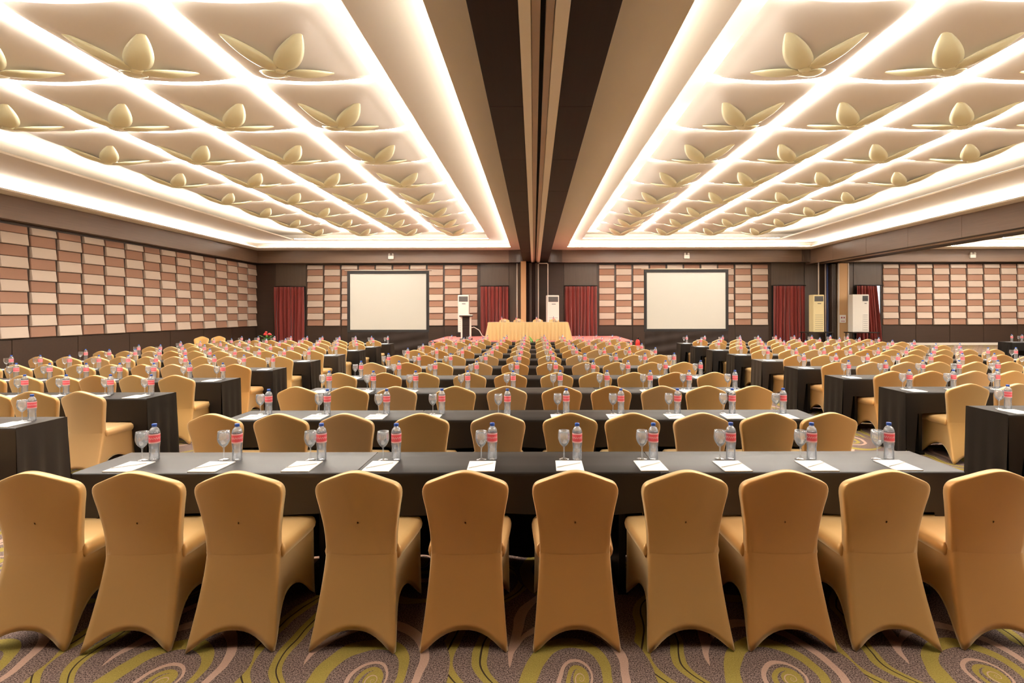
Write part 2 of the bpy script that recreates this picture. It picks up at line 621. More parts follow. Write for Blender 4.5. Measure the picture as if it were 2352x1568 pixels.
def cove(x0, x1, y0, y1, z, inset, ceil_m='cove_strip'):
    """four hidden light strips lying behind the lip of an opening"""
    i, w, h = inset, 0.05, 0.03
    for a, b, c, d in ((x0 - i - w, x0 - i, y0, y1), (x1 + i, x1 + i + w, y0, y1), (x0, x1, y1 + i, y1 + i + w), (x0, x1, y0 - i - w, y0 - i)):
        MB().box(a, b, c, d, z, z + h).build('cove_strip', ceil_m, ceiling)


TRAYS = [  # name, outer, opening 1, opening 2, grid x lines
    ('left', (WL + 0.2, BEAM0), (-13.25, -1.09), (-11.25, -2.08), [-2.42 - W * k for k in range(5)]),
    ('right', (BEAM1, RB0 + 0.02), (1.60, 13.3), (2.27, 11.55), [2.68 + W * k for k in range(5)]),
]
YO1, YO2 = 25.6, 24.95
YB1, YB2 = 0.9, 1.4
for nm, (x0, x1), (a0, a1), (b0, b1), gx in TRAYS:
    ring_slabs(x0, x1, WB, WF, a0, a1, YB1, YO1, Z1, Z1 + 0.05, 'soffit', 'soffit_paint')
    ring_slabs(x0, x1, WB, WF, b0, b1, YB2, YO2, Z2, Z2 + 0.05, 'upper_soffit', 'white_paint')
    cove(a0, a1, YB1, YO1, Z1 + 0.05, 0.10)
    cove(b0, b1, YB2, YO2, Z2 + 0.05, 0.10)
def fascia(x0, x1, y0, y1):
    """white boards closing the back of the coves"""
    for za, zb in ((Z1 + 0.05, Z2), (Z2 + 0.05, ZTOP)):
        for a, b, c, d in ((x0, x0 + 0.02, y0, y1), (x1 - 0.02, x1, y0, y1), (x0, x1, y1 - 0.02, y1), (x0, x1, y0, y0 + 0.02)):
            MB().box(a, b, c, d, za, zb).build('cove_board', 'white_paint', ceiling)


for nm, (x0, x1), (a0, a1), (b0, b1), gx in TRAYS:
    fascia(x0, x1, YB1 - 0.55, YO1 + 0.75)
fascia(RB1, WR - 0.02, YB1 - 0.55, YO1 + 0.75)
# third tray, beyond the right beam
ring_slabs(RB1, WR, WB, WF, 15.9, 27.4, YB1, YO1, Z1, Z1 + 0.05, 'soffit', 'soffit_paint')
ring_slabs(RB1, WR, WB, WF, 16.8, 26.5, YB2, YO2, Z2, Z2 + 0.05, 'upper_soffit', 'white_paint')
cove(15.9, 27.4, YB1, YO1, Z1 + 0.05, 0.10)
cove(16.8, 26.5, YB2, YO2, Z2 + 0.05, 0.10)


def sail_mesh():
    b = MB()
    n = 24
    hw, hp = W / 2 - 0.06, P / 2 - 0.06
    for j in range(n + 1):
        for i in range(n + 1):
            u, v = 2 * i / n - 1, 2 * j / n - 1
            t = max(0.0, 1 - (abs(u) ** 9 + abs(v) ** 9) ** (1 / 9))
            z = -DROP * (0.55 * t ** 0.62 + 0.45 * t)
            # the free edges sag a little between their corners
            z -= 0.08 * abs(v) ** 4 * (1 - u * u)
            b.v.append((u * hw, v * hp, z))
    for j in range(n):
        for i in range(n):
            q = (j * (n + 1) + i, (j + 1) * (n + 1) + i, (j + 1) * (n + 1) + i + 1, j * (n + 1) + i + 1)
            u, v = i + 0.5 - n / 2, j + 0.5 - n / 2
            if abs(abs(u) - abs(v)) < 1e-6:    # split along the diagonal so the crease is crisp
                if u * v > 0:
                    b.face((q[0], q[1], q[2])); b.face((q[0], q[2], q[3]))
                else:
                    b.face((q[0], q[1], q[3])); b.face((q[1], q[2], q[3]))
            else:
                b.face(q)
    me = b.mesh('ceiling_sail', 'sail')
    me.polygons.foreach_set('use_smooth', [True] * len(me.polygons))
    me.set_sharp_from_angle(angle=radians(14))
    return me


def petal_mesh(ang, rise, L, wd):
    b = MB()
    n, k = 12, 6
    for j in range(n + 1):
        t = j / n
        ww = wd * 0.5 * 2.62 * (t ** .55) * (1 - t) ** .9 + .03 * (1 - t) ** 2
        for i in range(k + 1):
            s = 2 * i / k - 1
            rr = 0.06 + L * t
            z = -0.02 + rise * t + 0.05 * t * t - 0.05 * sin(pi * t) + 0.05 * s * s * sin(pi * t)
            x, y = rr, s * ww
            b.v.append((x * cos(ang) - y * sin(ang), x * sin(ang) + y * cos(ang), z))
    for j in range(n):
        for i in range(k):
            b.face((j * (k + 1) + i, (j + 1) * (k + 1) + i, (j + 1) * (k + 1) + i + 1, j * (k + 1) + i + 1), 0, True)
    me = b.mesh('petal', 'petal_gold')
    return me


def solid(o, t, off=1.0):
    md = o.modifiers.new('thickness', 'SOLIDIFY')
    md.thickness = t
    md.offset = off
    return o


SAIL = sail_mesh()
GX3 = [17.6 + W * k for k in range(5)]
PANG = [math.atan2(sy * P, sx * W) for sx, sy in ((1, 1), (-1, 1), (-1, -1), (1, -1))]
PET = [petal_mesh(a, 0.19, 0.74, 0.31) for a in PANG]
HUB = MB().lathe([(0.0, -0.035), (0.06, -0.03), (0.09, -0.005), (0.085, 0.02), (0.0, 0.03)], 14).mesh('hub', 'petal_gold')
ROWS_C = list(range(-2, 8))      # cell rows; row k spans YL0 + (k-1)P .. YL0 + kP
for (nm, _, _, _, gx) in TRAYS:
    g0, g1 = min(gx), max(gx)
    for k in ROWS_C:
        yc = YL0 + (k - 0.5) * P
        for c in range(4):
            xc = (gx[c] + gx[c + 1]) / 2
            obj('ceiling_sail', SAIL, ceiling, (xc, yc, Z3))
            if yc < 3.0:
                continue
            u, v = pix(xc, yc, Z3 - DROP)
            if v < -150 or u < -200 or u > 2550:
                continue
            lab = f'gold four petal flower ornament, {ORD[k]} row, {ORD[c]} column outward, {nm} ceiling'
            t = thing('flower_ornament', lab, 'ornament', (xc, yc, Z3 - DROP - 0.03), 0, 'gold flower ornaments on the ceiling')
            for pm in PET:
                solid(obj('petal', pm, t), 0.012)
            obj('hub', HUB, t)
    # light lines in the gaps
    for i, x in enumerate(gx):
        if i in (0, 4):
            continue
        y0, y1 = YL0 + (ROWS_C[0] - 1) * P, YL0 + ROWS_C[-1] * P
        o = MB().box(x - 0.055, x + 0.055, y0, y1, Z3 - 0.035, Z3 - 0.005).build('light_line', 'strip_light')
        tag(o, f'bright light line running toward the stage, {ORD[i - 1]} from centre beam, {nm} ceiling', 'ceiling light', 'light lines between the ceiling sails')
    for i, k in enumerate(range(ROWS_C[0] - 1, ROWS_C[-1] + 1)):
        y = YL0 + k * P
        o = MB().box(g0 + 0.06, g1 - 0.06, y - 0.05, y + 0.05, Z3 - 0.035, Z3 - 0.008).build('light_line', 'strip_light')
        if y > 7:
            tag(o, f'bright cross light line, {ORD[int(k)]} from the camera, {nm} ceiling', 'ceiling light', 'light lines between the ceiling sails')
        else:
            o.parent = ceiling

for k in ROWS_C:
    for c in range(4):
        obj('ceiling_sail', SAIL, ceiling, ((GX3[c] + GX3[c + 1]) / 2, YL0 + (k - 0.5) * P, Z3))
    MB().box(GX3[0] + .06, GX3[4] - .06, YL0 + k * P - .05, YL0 + k * P + .05, Z3 - .035, Z3 - .008).build('light_line', 'strip_light', ceiling)  # unseen cross lines, added to brighten the hall beyond the right beam
for x in GX3[1:4]:
    MB().box(x - .055, x + .055, YL0 + (ROWS_C[0] - 1) * P, YL0 + ROWS_C[-1] * P, Z3 - .035, Z3 - .005).build('light_line', 'strip_light', ceiling)  # long lines out of view, also added to light that hall's tiles

# ------------------------------------------------------------------ chairs
def catmull(pts, sub=3):
    out = []
    n = len(pts)
    for i in range(n - 1):
        p0, p1, p2, p3 = pts[max(0, i - 1)], pts[i], pts[i + 1], pts[min(n - 1, i + 2)]
        for s in range(sub):
            t = s / sub
            out.append(tuple(0.5 * ((2 * p1[k]) + (-p0[k] + p2[k]) * t + (2 * p0[k] - 5 * p1[k] + 4 * p2[k] - p3[k]) * t * t + (-p0[k] + 3 * p1[k] - 3 * p2[k] + p3[k]) * t ** 3) for k in range(2)))
    out.append(pts[-1])
    return out


def inset_poly(poly, d):
    n = len(poly)
    out = []
    for i in range(n):
        a, b = poly[i - 1], poly[(i + 1) % n]
        tx, ty = b[0] - a[0], b[1] - a[1]
        L = math.hypot(tx, ty) or 1
        out.append((poly[i][0] - ty / L * d, poly[i][1] + tx / L * d))
    return out


def scale_poly(poly, c, f):
    return [(c[0] + (x - c[0]) * f, c[1] + (y - c[1]) * f) for x, y in poly]


def rear(z):
    """line of the chair's rear face: waist at seat height, raked above, kicked out below"""
    k = [(0.0, -.135), (.12, -.098), (.25, -.060), (.36, -.033), (.44, -.020), (.52, -.023), (.62, -.036), (.75, -.062), (.91, -.100)]
    if z <= 0:
        return k[0][1]
    for i in range(len(k) - 1):
        if z <= k[i + 1][0]:
            p = [k[max(0, i - 1)], k[i], k[i + 1], k[min(len(k) - 1, i + 2)]]
            h = p[2][0] - p[1][0]
            t = (z - p[1][0]) / h
            m1 = (p[2][1] - p[0][1]) / (p[2][0] - p[0][0]) * h
            m2 = (p[3][1] - p[1][1]) / (p[3][0] - p[1][0]) * h
            return (2 * t ** 3 - 3 * t * t + 1) * p[1][1] + (t ** 3 - 2 * t * t + t) * m1 + (-2 * t ** 3 + 3 * t * t) * p[2][1] + (t ** 3 - t * t) * m2
    return k[-1][1]


def back_mesh(m):
    half = [(0, .385), (.10, .385), (.180, .387), (.1855, .44), (.189, .54), (.199, .62), (.212, .70), (.222, .75), (.2245, .785), (.217, .812), (.198, .832),
            (.16, .850), (.118, .868), (.078, .884), (.042, .8955), (.018, .900), (0, .901)]
    h = catmull(half, 2)
    poly = h + [(-x, z) for x, z in reversed(h[1:-1])]     # counter clockwise seen from the front (-y)
    c = (0, .62)

    def to3(p, y):
        x, z = p
        dn = max(0.0, (.432 - z) / .05)
        return (x, y + .029 + rear(z) + 0.55 * x * x + .03 * dn, z)

    b = MB()
    t = 0.029
    rings = [[to3(p, -t) for p in scale_poly(poly, c, f)] for f in (.02, .15, .3, .45, .58, .7, .8, .87)] + [
             [to3(p, -t) for p in inset_poly(poly, .022)], [to3(p, -t + .0008) for p in inset_poly(poly, .006)], [to3(p, -t + .004) for p in inset_poly(poly, .0012)],
             [to3(p, -t + .009) for p in poly], [to3(p, t - .012) for p in poly], [to3(p, t - .006) for p in inset_poly(poly, .005)], [to3(p, t) for p in inset_poly(poly, .022)],
             [to3(p, t) for p in scale_poly(poly, c, 0.6)], [to3(p, t) for p in scale_poly(poly, c, 0.02)]]
    b.loft(rings, smooth=True)
    return b.mesh('backrest', m)


def seat_mesh(m):
    half = [(0, .03), (.13, .03), (.19, .034), (.205, .05), (.213, .16), (.222, .30), (.226, .40), (.220, .435), (.20, .45), (.12, .458), (0, .46)]
    h = catmull(half, 2)
    poly = h + [(-x, y) for x, y in reversed(h[1:-1])]
    c = (0, .24)
    b = MB()
    P3 = lambda pl, z: [(x, y, z) for x, y in pl]
    rings = [P3(inset_poly(poly, .01), .405), P3(poly, .42), P3(inset_poly(poly, -.004), .44), P3(inset_poly(poly, .002), .462), P3(inset_poly(poly, .014), .475),
             P3(scale_poly(poly, c, .8), .482), P3(scale_poly(poly, c, .45), .488), P3(scale_poly(poly, c, .02), .489)]
    b.loft(rings, smooth=True)
    return b.mesh('seat', m)


def skirt_mesh(m):
    b = MB()
    zt = .447
    arch = [.095, .165, .11, .165]
    pull = [.004, .042, .02, .042]
    NS, NV = 15, 12

    def corners(z):
        q = max(0.0, (zt - z) / zt)
        hw = .1865 + .040 * q ** 1.15
        yr = rear(z) + .55 * hw * hw * (1 - q) - .0012
        hf = .215 + .004 * q
        yf = .438 + .016 * q
        return [(-hw, yr), (hw, yr), (hf, yf), (-hf, yf)]

    cols = []
    for sd in range(4):
        for i in range(NS):
            s = 0.026 + 0.948 * i / (NS - 1)
            foot = min(1.0, max(0.0, (min(s, 1 - s) - 0.05) / 0.45))
            zh = 0.004 + arch[sd] * (1 - (1 - foot) ** 2.3)
            col = []
            for v in range(NV + 2):
                vv = min(v, NV) / NV
                z = zt + (zh - zt) * vv
                q = (zt - z) / zt
                c = corners(z)
                (ax, ay), (bx, by) = c[sd], c[(sd + 1) % 4]
                L = math.hypot(bx - ax, by - ay)
                nx, ny = -(by - ay) / L, (bx - ax) / L
                x, y = ax + (bx - ax) * s, ay + (by - ay) * s
                pl = pull[sd] * sin(pi * s) * sin(pi * min(1, q * 0.85)) ** 0.8
                if sd == 0:      # same cylindrical bow as the backrest at the waist
                    pl -= .55 * (c[1][0] ** 2 - x * x) * (1 - q) ** 1.5
                x += nx * pl
                y += ny * pl
                if v == NV + 1:       # turned hem
                    x += nx * .012
                    y += ny * .012
                    z += .006
                col.append((x, y, z))
            cols.append(col)
    n = len(cols)
    rings = [[cols[i][k] for i in range(n)] for k in reversed(range(NV + 2))]
    b.loft(rings, smooth=True)
    return b.mesh('skirt', m)


CH = {k: (back_mesh('chair_' + k), seat_mesh('chair_' + k), skirt_mesh('chair_' + k)) for k in ('gold', 'amber', 'tan')}


def chair(x, y, rz, label, group, z=0.0, kind=None):
    kind = kind or random.choice(('gold', 'gold', 'gold', 'tan', 'amber'))
    t = thing('banquet_chair', label, 'chair', (x, y, z), rz, group)
    bk, st, sk = CH[kind]
    obj('backrest', bk, t)
    obj('seat', st, t)
    obj('skirt', sk, t)
    return t


# ------------------------------------------------------------------ place settings
BODY = [(0.0, .002), (.022, .0), (.0295, .004), (.031, .012), (.0295, .022), (.031, .030), (.0292, .038), (.0308, .047), (.0288, .056), (.0302, .065), (.0282, .074), (.0285, .084), (.0305, .096),
        (.032, .108), (.032, .182), (.0305, .192), (.026, .204), (.018, .214), (.0125, .219), (.0125, .228)]
B_BODY = MB().lathe(BODY, 18).mesh('bottle_body', 'bottle_clear')
B_WATER = MB().lathe([(0.0, .004), (.021, .004)] + [(r - .0022, z + .001) for r, z in BODY[2:15]] + [(0.0, .184)], 14).mesh('water', 'water_clear')
B_LABEL = MB().lathe([(.0324, .117), (.0326, .118), (.0326, .177), (.0324, .178)], 20).mesh('bottle_label', 'bottle_label')
B_CAP = MB().lathe([(.0135, .222), (.0152, .223), (.0152, .237), (.0140, .2405), (0.0, .241)], 16).mesh('bottle_cap', 'bottle_cap')


def joined_bottle():
    b = MB()
    b.lathe(BODY, 10, 0)
    b.lathe([(.0326, .117), (.0326, .178)], 10, 1)
    b.lathe([(.0135, .222), (.0152, .223), (.0152, .238), (0.0, .241)], 8, 2)
    return b.mesh('water_bottle', ['bottle_clear', 'bottle_label', 'bottle_cap'])


B_FAR = joined_bottle()
BOWL = [(.004, .084), (.012, .088), (.024, .100), (.034, .118), (.0395, .138), (.0395, .155), (.0375, .172), (.0355, .190), (.0345, .1905), (.0362, .172), (.0383, .154), (.0383, .139), (.033, .120), (.0225, .1025), (.010, .092), (0.0, .090)]
G_BOWL = MB().lathe(BOWL, 18).mesh('bowl', 'glass_clear')
G_STEM = MB().lathe([(.009, .006), (.0055, .015), (.0042, .03), (.004, .06), (.0052, .078), (.010, .088)], 10).mesh('stem', 'glass_clear')
G_FOOT = MB().lathe([(0.0, .001), (.033, .001), (.034, .002), (.033, .0035), (.02, .006), (.008, .010), (0.0, .012)], 18).mesh('foot', 'glass_clear')


def joined_glass():
    b = MB()
    b.lathe(BOWL[:8], 10, 0)
    b.lathe([(0, .001), (.033, .002), (.008, .008), (.0042, .03), (.005, .08)], 10, 0)
    return b.mesh('goblet', 'glass_clear')


G_FAR = joined_glass()
PAD = MB().bbox(-.085, .085, -.11, .11, 0, .006, .001).mesh('notepad', 'paper')
PENCIL = MB().tube([(-.075, -.055, 0.0045), (.07, .05, .0045)], .0026, 6).mesh('pencil', 'pencil_grey')
ZT = 0.752


def setting(xb, yf, row_txt, seat_txt, near, group, pencil=False):
    """bottle, goblet and pad; xb = bottle x, yf = front edge of the table"""
    j = lambda a: random.uniform(-a, a)
    xb += j(.012)
    if inview(xb, yf + .25, .75, 1.0):
        loc = (xb + j(.008), yf + .285 + j(.01), ZT)
        lab = f'water bottle, {seat_txt}, {row_txt}'
        if near:
            t = thing('water_bottle', lab, 'bottle', loc, j(3), 'water bottles on the tables' )
            obj('bottle_body', B_BODY, t); obj('water', B_WATER, t); obj('bottle_label', B_LABEL, t); obj('bottle_cap', B_CAP, t)
        else:
            tag(obj('water_bottle', B_FAR, None, loc, j(3)), lab, 'bottle', 'water bottles on the tables')
        loc = (xb - .082 + j(.006), yf + .285 + j(.01), ZT)
        lab = f'clear goblet, {seat_txt}, {row_txt}'
        if near:
            t = thing('goblet', lab, 'glass', loc, 0, 'goblets on the tables')
            obj('bowl', G_BOWL, t); obj('stem', G_STEM, t); obj('foot', G_FOOT, t)
        else:
            tag(obj('goblet', G_FAR, None, loc), lab, 'glass', 'goblets on the tables')
        px, py = xb - .058 + j(.01), yf + .128 + j(.006)
        tag(obj('notepad', PAD, None, (px, py, ZT), j(.03)), f'white notepad, {seat_txt}, {row_txt}', 'notepad', 'notepads on the tables')
        if pencil:
            tag(obj('pencil', PENCIL, None, (px, py, ZT + .0055), j(.15)), f'grey pencil, {seat_txt}, {row_txt}', 'pencil', 'pencils on the notepads')


# ------------------------------------------------------------------ tables
TD = 0.49


def cloth_mesh(L, left_end, right_end, m, seed):
    rnd = random.Random(seed)
    b = MB()
    nx = 40
    f1, f2 = rnd.uniform(5, 8), rnd.uniform(11, 15)
    p1, p2 = rnd.uniform(0, 6), rnd.uniform(0, 6)
    cols = []
    for i in range(nx + 1):
        x = -L / 2 + L * i / nx
        zf = .502 + .006 * sin(f1 * x + p1)
        dl = x + L / 2 if left_end else 9
        dr = L / 2 - x if right_end else 9
        e = min(dl, dr)
        if e < .14:
            zf = .012
        wv = .010 * sin(f1 * x + p1) + .006 * sin(f2 * x + p2)
        fold = .016 * sin(f2 * 1.6 * x + p1) + .012 * sin(f1 * 2.1 * x + p2)
        drop = (ZT - zf)
        prof = [(-.004 + wv - (.010 * sin(26 * x + p2) if e < .14 else 0), zf), (-.003 + wv * .7, zf + drop * .33), (-.001 + wv * .3, zf + drop * .66), (-.001, ZT - .03), (.0, ZT - .010), (.004, ZT - .003), (.012, ZT), (TD * .35, ZT), (TD * .7, ZT), (TD - .012, ZT), (TD - .004, ZT - .003), (TD, ZT - .010),
                (TD + .003, ZT - .06), (TD + .012 + fold * .4, .5), (TD + .022 + fold * .8, .25), (TD + .03 + fold, .012)]
        cols.append([(x, y, z) for y, z in prof])
    b.loft(cols, closed=False, smooth=True)
    for end, sg in ((left_end, -1), (right_end, 1)):
        if not end:
            continue
        rows = []
        ny_ = 14
        for k in range(9):
            t = k / 8
            z = ZT - .002 - (ZT - .014) * t
            row = []
            for i in range(ny_ + 1):
                s = i / ny_
                y = -.002 + (TD + .004) * s + .02 * t * (s - .2)
                out = (.002 + .018 * t + t * (.014 * sin(9 * s * 2.2 + p1) + .008 * sin(17 * s + p2)))
                row.append((sg * (L / 2 + out), y, z))
            rows.append(row if sg < 0 else row[::-1])
        b.loft(rows, closed=False, smooth=True)
    return b.mesh('tablecloth', m)


CLOTH = {}


def table(x0, x1, yf, left_end, right_end, label, m, seed):
    L = x1 - x0
    key = (round(L, 2), left_end, right_end, m, seed)
    if key not in CLOTH:
        CLOTH[key] = (cloth_mesh(L - .004, left_end, right_end, m, seed), MB().bbox(-L / 2 + .01, L / 2 - .01, .012, TD - .012, ZT - .032, ZT - .004, .004).mesh('tabletop', 'board'),
                      MB().box(-.02, .02, .06, TD - .06, .02, ZT - .03).box(-.03, .03, .03, TD - .03, 0, .03).mesh('trestle_leg', 'dark_metal'))
    c, tp, lg = CLOTH[key]
    t = thing('banquet_table', label, 'table', ((x0 + x1) / 2, yf, 0), 0, 'long tables under dark cloths')
    obj('tablecloth', c, t)
    obj('tabletop', tp, t)
    for s in (-1, 1):
        obj('trestle_leg', lg, t, (s * (L / 2 - .22), 0, 0))


def table_row(x0, x1, yf, row_txt, idx, joints=None):
    js = joints or [x0, x0 + (x1 - x0) / 3, x0 + 2 * (x1 - x0) / 3, x1]
    nmx = ['left', 'middle', 'right']
    for k in range(3):
        a, b = js[k], js[k + 1]
        ua, _ = pix(a, yf, .75)
        ub, _ = pix(b, yf + TD, .75)
        if ub < -40 or ua > 2392:
            continue
        m = 'brown_cloth' if (idx == 0 and k != 1) or (idx * 3 + k) % 5 == 2 else 'black_cloth'
        table(a, b, yf, k == 0, k == 2, f'dark clothed table, {nmx[k]} third of {row_txt}', m, (idx * 7 + k * 3) % 6)


# centre block -----------------------------------------------------------------
CD = [2.73, 4.30, 5.87, 7.20, 8.66, 10.12, 11.54, 12.98, 14.54, 16.03]
CX = [[-2.61, -2.075, -1.545, -.92, -.36, .215, .79, 1.31, 1.84, 2.40],
      [-2.61, -2.07, -1.535, -.92, -.296, .296, .806, 1.37, 1.92, 2.415],
      [-2.63, -2.07, -1.53, -.875, -.30, .31, .86, 1.42, 1.92, 2.44]]
CB = [[-2.487, -1.96, -1.40, -.89, -.276, .287, .786, 1.293, 1.82, 2.335],
      [-2.51, -1.95, -1.40, -.88, -.246, .32, .83, 1.355, 1.88, 2.36]]
CROT = [4, 3, 2, -2, 1, 0, 2, -1, -1, -3]
GENX = [-2.62, -2.06, -1.52, -.90, -.31, .29, .84, 1.38, 1.91, 2.43]
for r, d in enumerate(CD):
    rt = ('nearest' if r == 0 else ORD[r]) + ' row of the centre block'
    xs = CX[r] if r < 3 else [x + random.uniform(-.03, .03) for x in GENX]
    bs = CB[r] if r < 2 else [x + .07 + random.uniform(-.02, .02) for x in GENX]
    if r >= 2:
        bs = [b_ - .02 for b_ in bs]
    for i in range(10):
        st = f'{ORD[i]} seat from left'
        rot = radians(CROT[i]) if r == 0 else radians(random.uniform(-4, 4))
        kind = ['gold', 'gold', 'gold', 'gold', 'amber', 'amber', 'gold', 'amber', 'gold', 'amber'][i] if r == 0 else None
        chair(xs[i], d + .09, rot, f'gold covered banquet chair, {ORD[i]} from left, {rt}', 'gold covered chairs', 0, kind)
        setting(bs[i], d + .48, rt, st, r < 5, '', r < 3)
    table_row(-2.79, 2.60, d + .485, rt, r, [-2.79, -1.08, .76, 2.60])

# left block -------------------------------------------------------------------
LD = [4.03, 5.55, 6.98, 8.45, 9.95, 11.4, 12.85, 14.25, 15.7]
for r, d in enumerate(LD):
    rt = ('nearest' if r == 0 else ORD[r]) + ' row of the left block'
    for i in range(10):
        x = -4.74 - .50 * i + random.uniform(-.03, .03)
        if inview(x, d, 0, .9, 200, .35):
            chair(x, d + .09, radians(random.uniform(-5, 5)), f'gold covered banquet chair, {ORD[i]} from the aisle, {rt}', 'gold covered chairs')
        setting(-4.50 - .50 * i, d + .46, rt, f'{ORD[i]} seat from the aisle', r < 3, '', False)
    table_row(-9.55, -4.36, d + .46, rt, 20 + r)

# right block ------------------------------------------------------------------
RD = [4.62, 6.0, 7.28, 8.60, 10.0, 11.4, 12.85, 14.25, 15.7]
for r, d in enumerate(RD):
    rt = ('nearest' if r == 0 else ORD[r]) + ' row of the right block'
    for i in range(10):
        x = 4.93 + .55 * i + random.uniform(-.03, .03)
        if inview(x, d, 0, .9, 200, .35):
            chair(x, d + .09, radians(random.uniform(-5, 5)), f'gold covered banquet chair, {ORD[i]} from the aisle, {rt}', 'gold covered chairs')
        setting(4.68 + .55 * i, d + .36, rt, f'{ORD[i]} seat from the aisle', r < 3, '', False)
    table_row(4.43, 10.1, d + .36, rt, 40 + r)

# a table beyond the beam at the far right
table(14.70, 16.50, 16.4, True, False, 'dark clothed table alone beyond the beam at far right', 'black_cloth', 3)
for i, xx in enumerate((14.92, 15.24)):
    tag(obj('water_bottle', B_FAR, None, (xx, 16.65, ZT)), f'{("left", "right")[i]} water bottle on the lone table at far right', 'bottle', 'water bottles on the lone table')
tag(obj('goblet', G_FAR, None, (15.12, 16.62, ZT)), 'clear goblet between bottles on lone table at far right', 'glass')

# spare chairs facing the room by the left wall
chair(-11.35, 18.2, pi + .25, 'pale gold chair facing the room by left wall, left of the pair', 'spare chairs by the left wall', 0, 'gold')
chair(-10.95, 18.5, pi + .15, 'pale gold chair facing the room by left wall, right of the pair', 'spare chairs by the left wall', 0, 'gold')

# ------------------------------------------------------------------ stage
SZ = 0.52
st = thing('stage', 'low stage with pink carpet top and dark sides at the far end', 'stage', (0, 0, 0))
MB().box(-4.25, 4.05, 21.95, 26.4, 0, SZ - .03).build('stage_base', 'screen_black', st)
MB().bbox(-4.3, 4.1, 21.9, 26.42, SZ - .03, SZ, .006).build('stage_carpet', 'pink_carpet', st)


def pleated(x0, x1, y0, y1, z0, z1, amp, n, flare, m, name, parent, top=True):
    """pleated cloth hanging round three sides of a table"""
    b = MB()
    path = []
    segs = [((x0, y1), (x0, y0), (-1, 0)), ((x0, y0), (x1, y0), (0, -1)), ((x1, y0), (x1, y1), (1, 0))]
    for (ax, ay), (bx, by), nn in segs:
        L = math.hypot(bx - ax, by - ay)
        k = max(4, int(n * L))
        for i in range(k):
            t = i / k
            path.append((ax + (bx - ax) * t, ay + (by - ay) * t, nn))
    path.append((x1, y1, (1, 0)))
    rows = []
    for j in range(7):
        t = j / 6
        z = z1 - (z1 - z0) * t
        row = []
        for i, (x, y, nn) in enumerate(path):
            a = amp * (0.35 + 0.65 * t) * (0.6 + 0.4 * sin(i * 1.3)) * sin(i * pi / 2)
            row.append((x + nn[0] * (flare * t + a) + sin(i * 2.1) * .006, y + nn[1] * (flare * t + a), z))
        rows.append(row[::-1])
    b.loft(rows, closed=False, smooth=True)
    return b.build(name, m, parent)


ht = thing('head_table', 'head table with gold pleated skirt on the stage', 'table', (0, 0, SZ))
MB().bbox(-1.92, 1.44, 22.35, 22.95, .735, .765, .01).build('tabletop', 'gold_satin', ht)
pleated(-1.92, 1.44, 22.32, 22.95, .01, .75, .085, 27, .13, 'gold_satin', 'pleated_skirt', ht)
for i, xx in enumerate((-1.30, -.68, .18, .90)):
    chair(xx, 23.65, pi, f'gold covered chair behind head table, {ORD[i]} from left', 'chairs behind the head table', SZ, 'tan')
    tag(obj('water_bottle', B_FAR, None, (xx - .06, 22.62, SZ + .766)), f'water bottle on the head table, {ORD[i]} from left', 'bottle', 'bottles on the head table')
    b_ = MB().lathe([(.0, 0), (.05, 0), (.07, .05), (.06, .10), (.0, .12)], 10)
    tag(b_.build('folded_napkin', 'tile_cream', None, (xx + .06, 22.7, SZ + .766)), f'pale folded napkin on the head table, {ORD[i]} from left', 'napkin', 'napkins on the head table')

# lectern
lt = thing('lectern', 'slatted dark lectern with white top on the stage', 'lectern', (-2.92, 23.0, SZ))
MB().bbox(-.26, .26, -.2, .25, .02, .06, .008).build('base', 'lectern_wood', lt)
for s in (-1, 1):
    MB().bbox(s * .19 - .035, s * .19 + .035, -.05, .05, .06, 1.02, .006).build('post', 'ac_white', lt)
MB().bbox(-.155, .155, .0, .03, .06, 1.0, .004).build('panel', 'lectern_wood', lt)
for k in range(14):
    MB().bbox(-.155, .155, -.03, .0, .09 + k * .066, .09 + k * .066 + .045, .004).build('slat', 'lectern_wood', lt)
MB().bbox(-.27, .27, -.2, .22, 1.0, 1.05, .006).build('box', 'lectern_wood', lt)
MB().bbox(-.29, .29, -.24, .24, 1.05, 1.085, .008).build('top', 'ac_white', lt)


# ------------------------------------------------------------------ air conditioners
def ac(x, y, z, w, h, dpt, label, m, rz=0.0, dark=False, wide=True):
    t = thing('air_conditioner', label, 'air conditioner', (x, y, z), rz, 'floor standing air conditioners')
    MB().bbox(-w / 2, w / 2, 0, dpt, 0, h, .02).build('cabinet', m, t)
    g = 'ac_dark' if dark else 'ac_grille'
    x0, x1 = (-w / 2 + .05, w / 2 - .05) if wide else (.08, w / 2 - .05)
    o = MB().bbox(x0, x1, -.012, .01, h - .32, h - .07, .006).build('air_outlet', g, t)
    for k in range(5):
        MB().box(x0 + .015, x1 - .015, -.022, -.008, h - .30 + k * .045, h - .288 + k * .045).build('louvre', 'ac_dark' if not dark else 'ac_grille', o)
    MB().bbox(x0 + (x1 - x0) * .35, x0 + (x1 - x0) * .75, -.008, .01, h - .44, h - .415, .003).build('badge', 'ac_dark', t)
    iz = .08
    o = MB().bbox(x0, x1, -.01, .01, iz, h * .48, .006).build('intake_grille', m, t)
    for k in range(8):
        zz = iz + .04 + k * (h * .48 - iz - .08) / 7
        MB().box(x0 + .03, x1 - .03, -.018, -.006, zz - .006, zz + .006).build('grille_bar', g if wide else 'ac_grille', o)
    return t


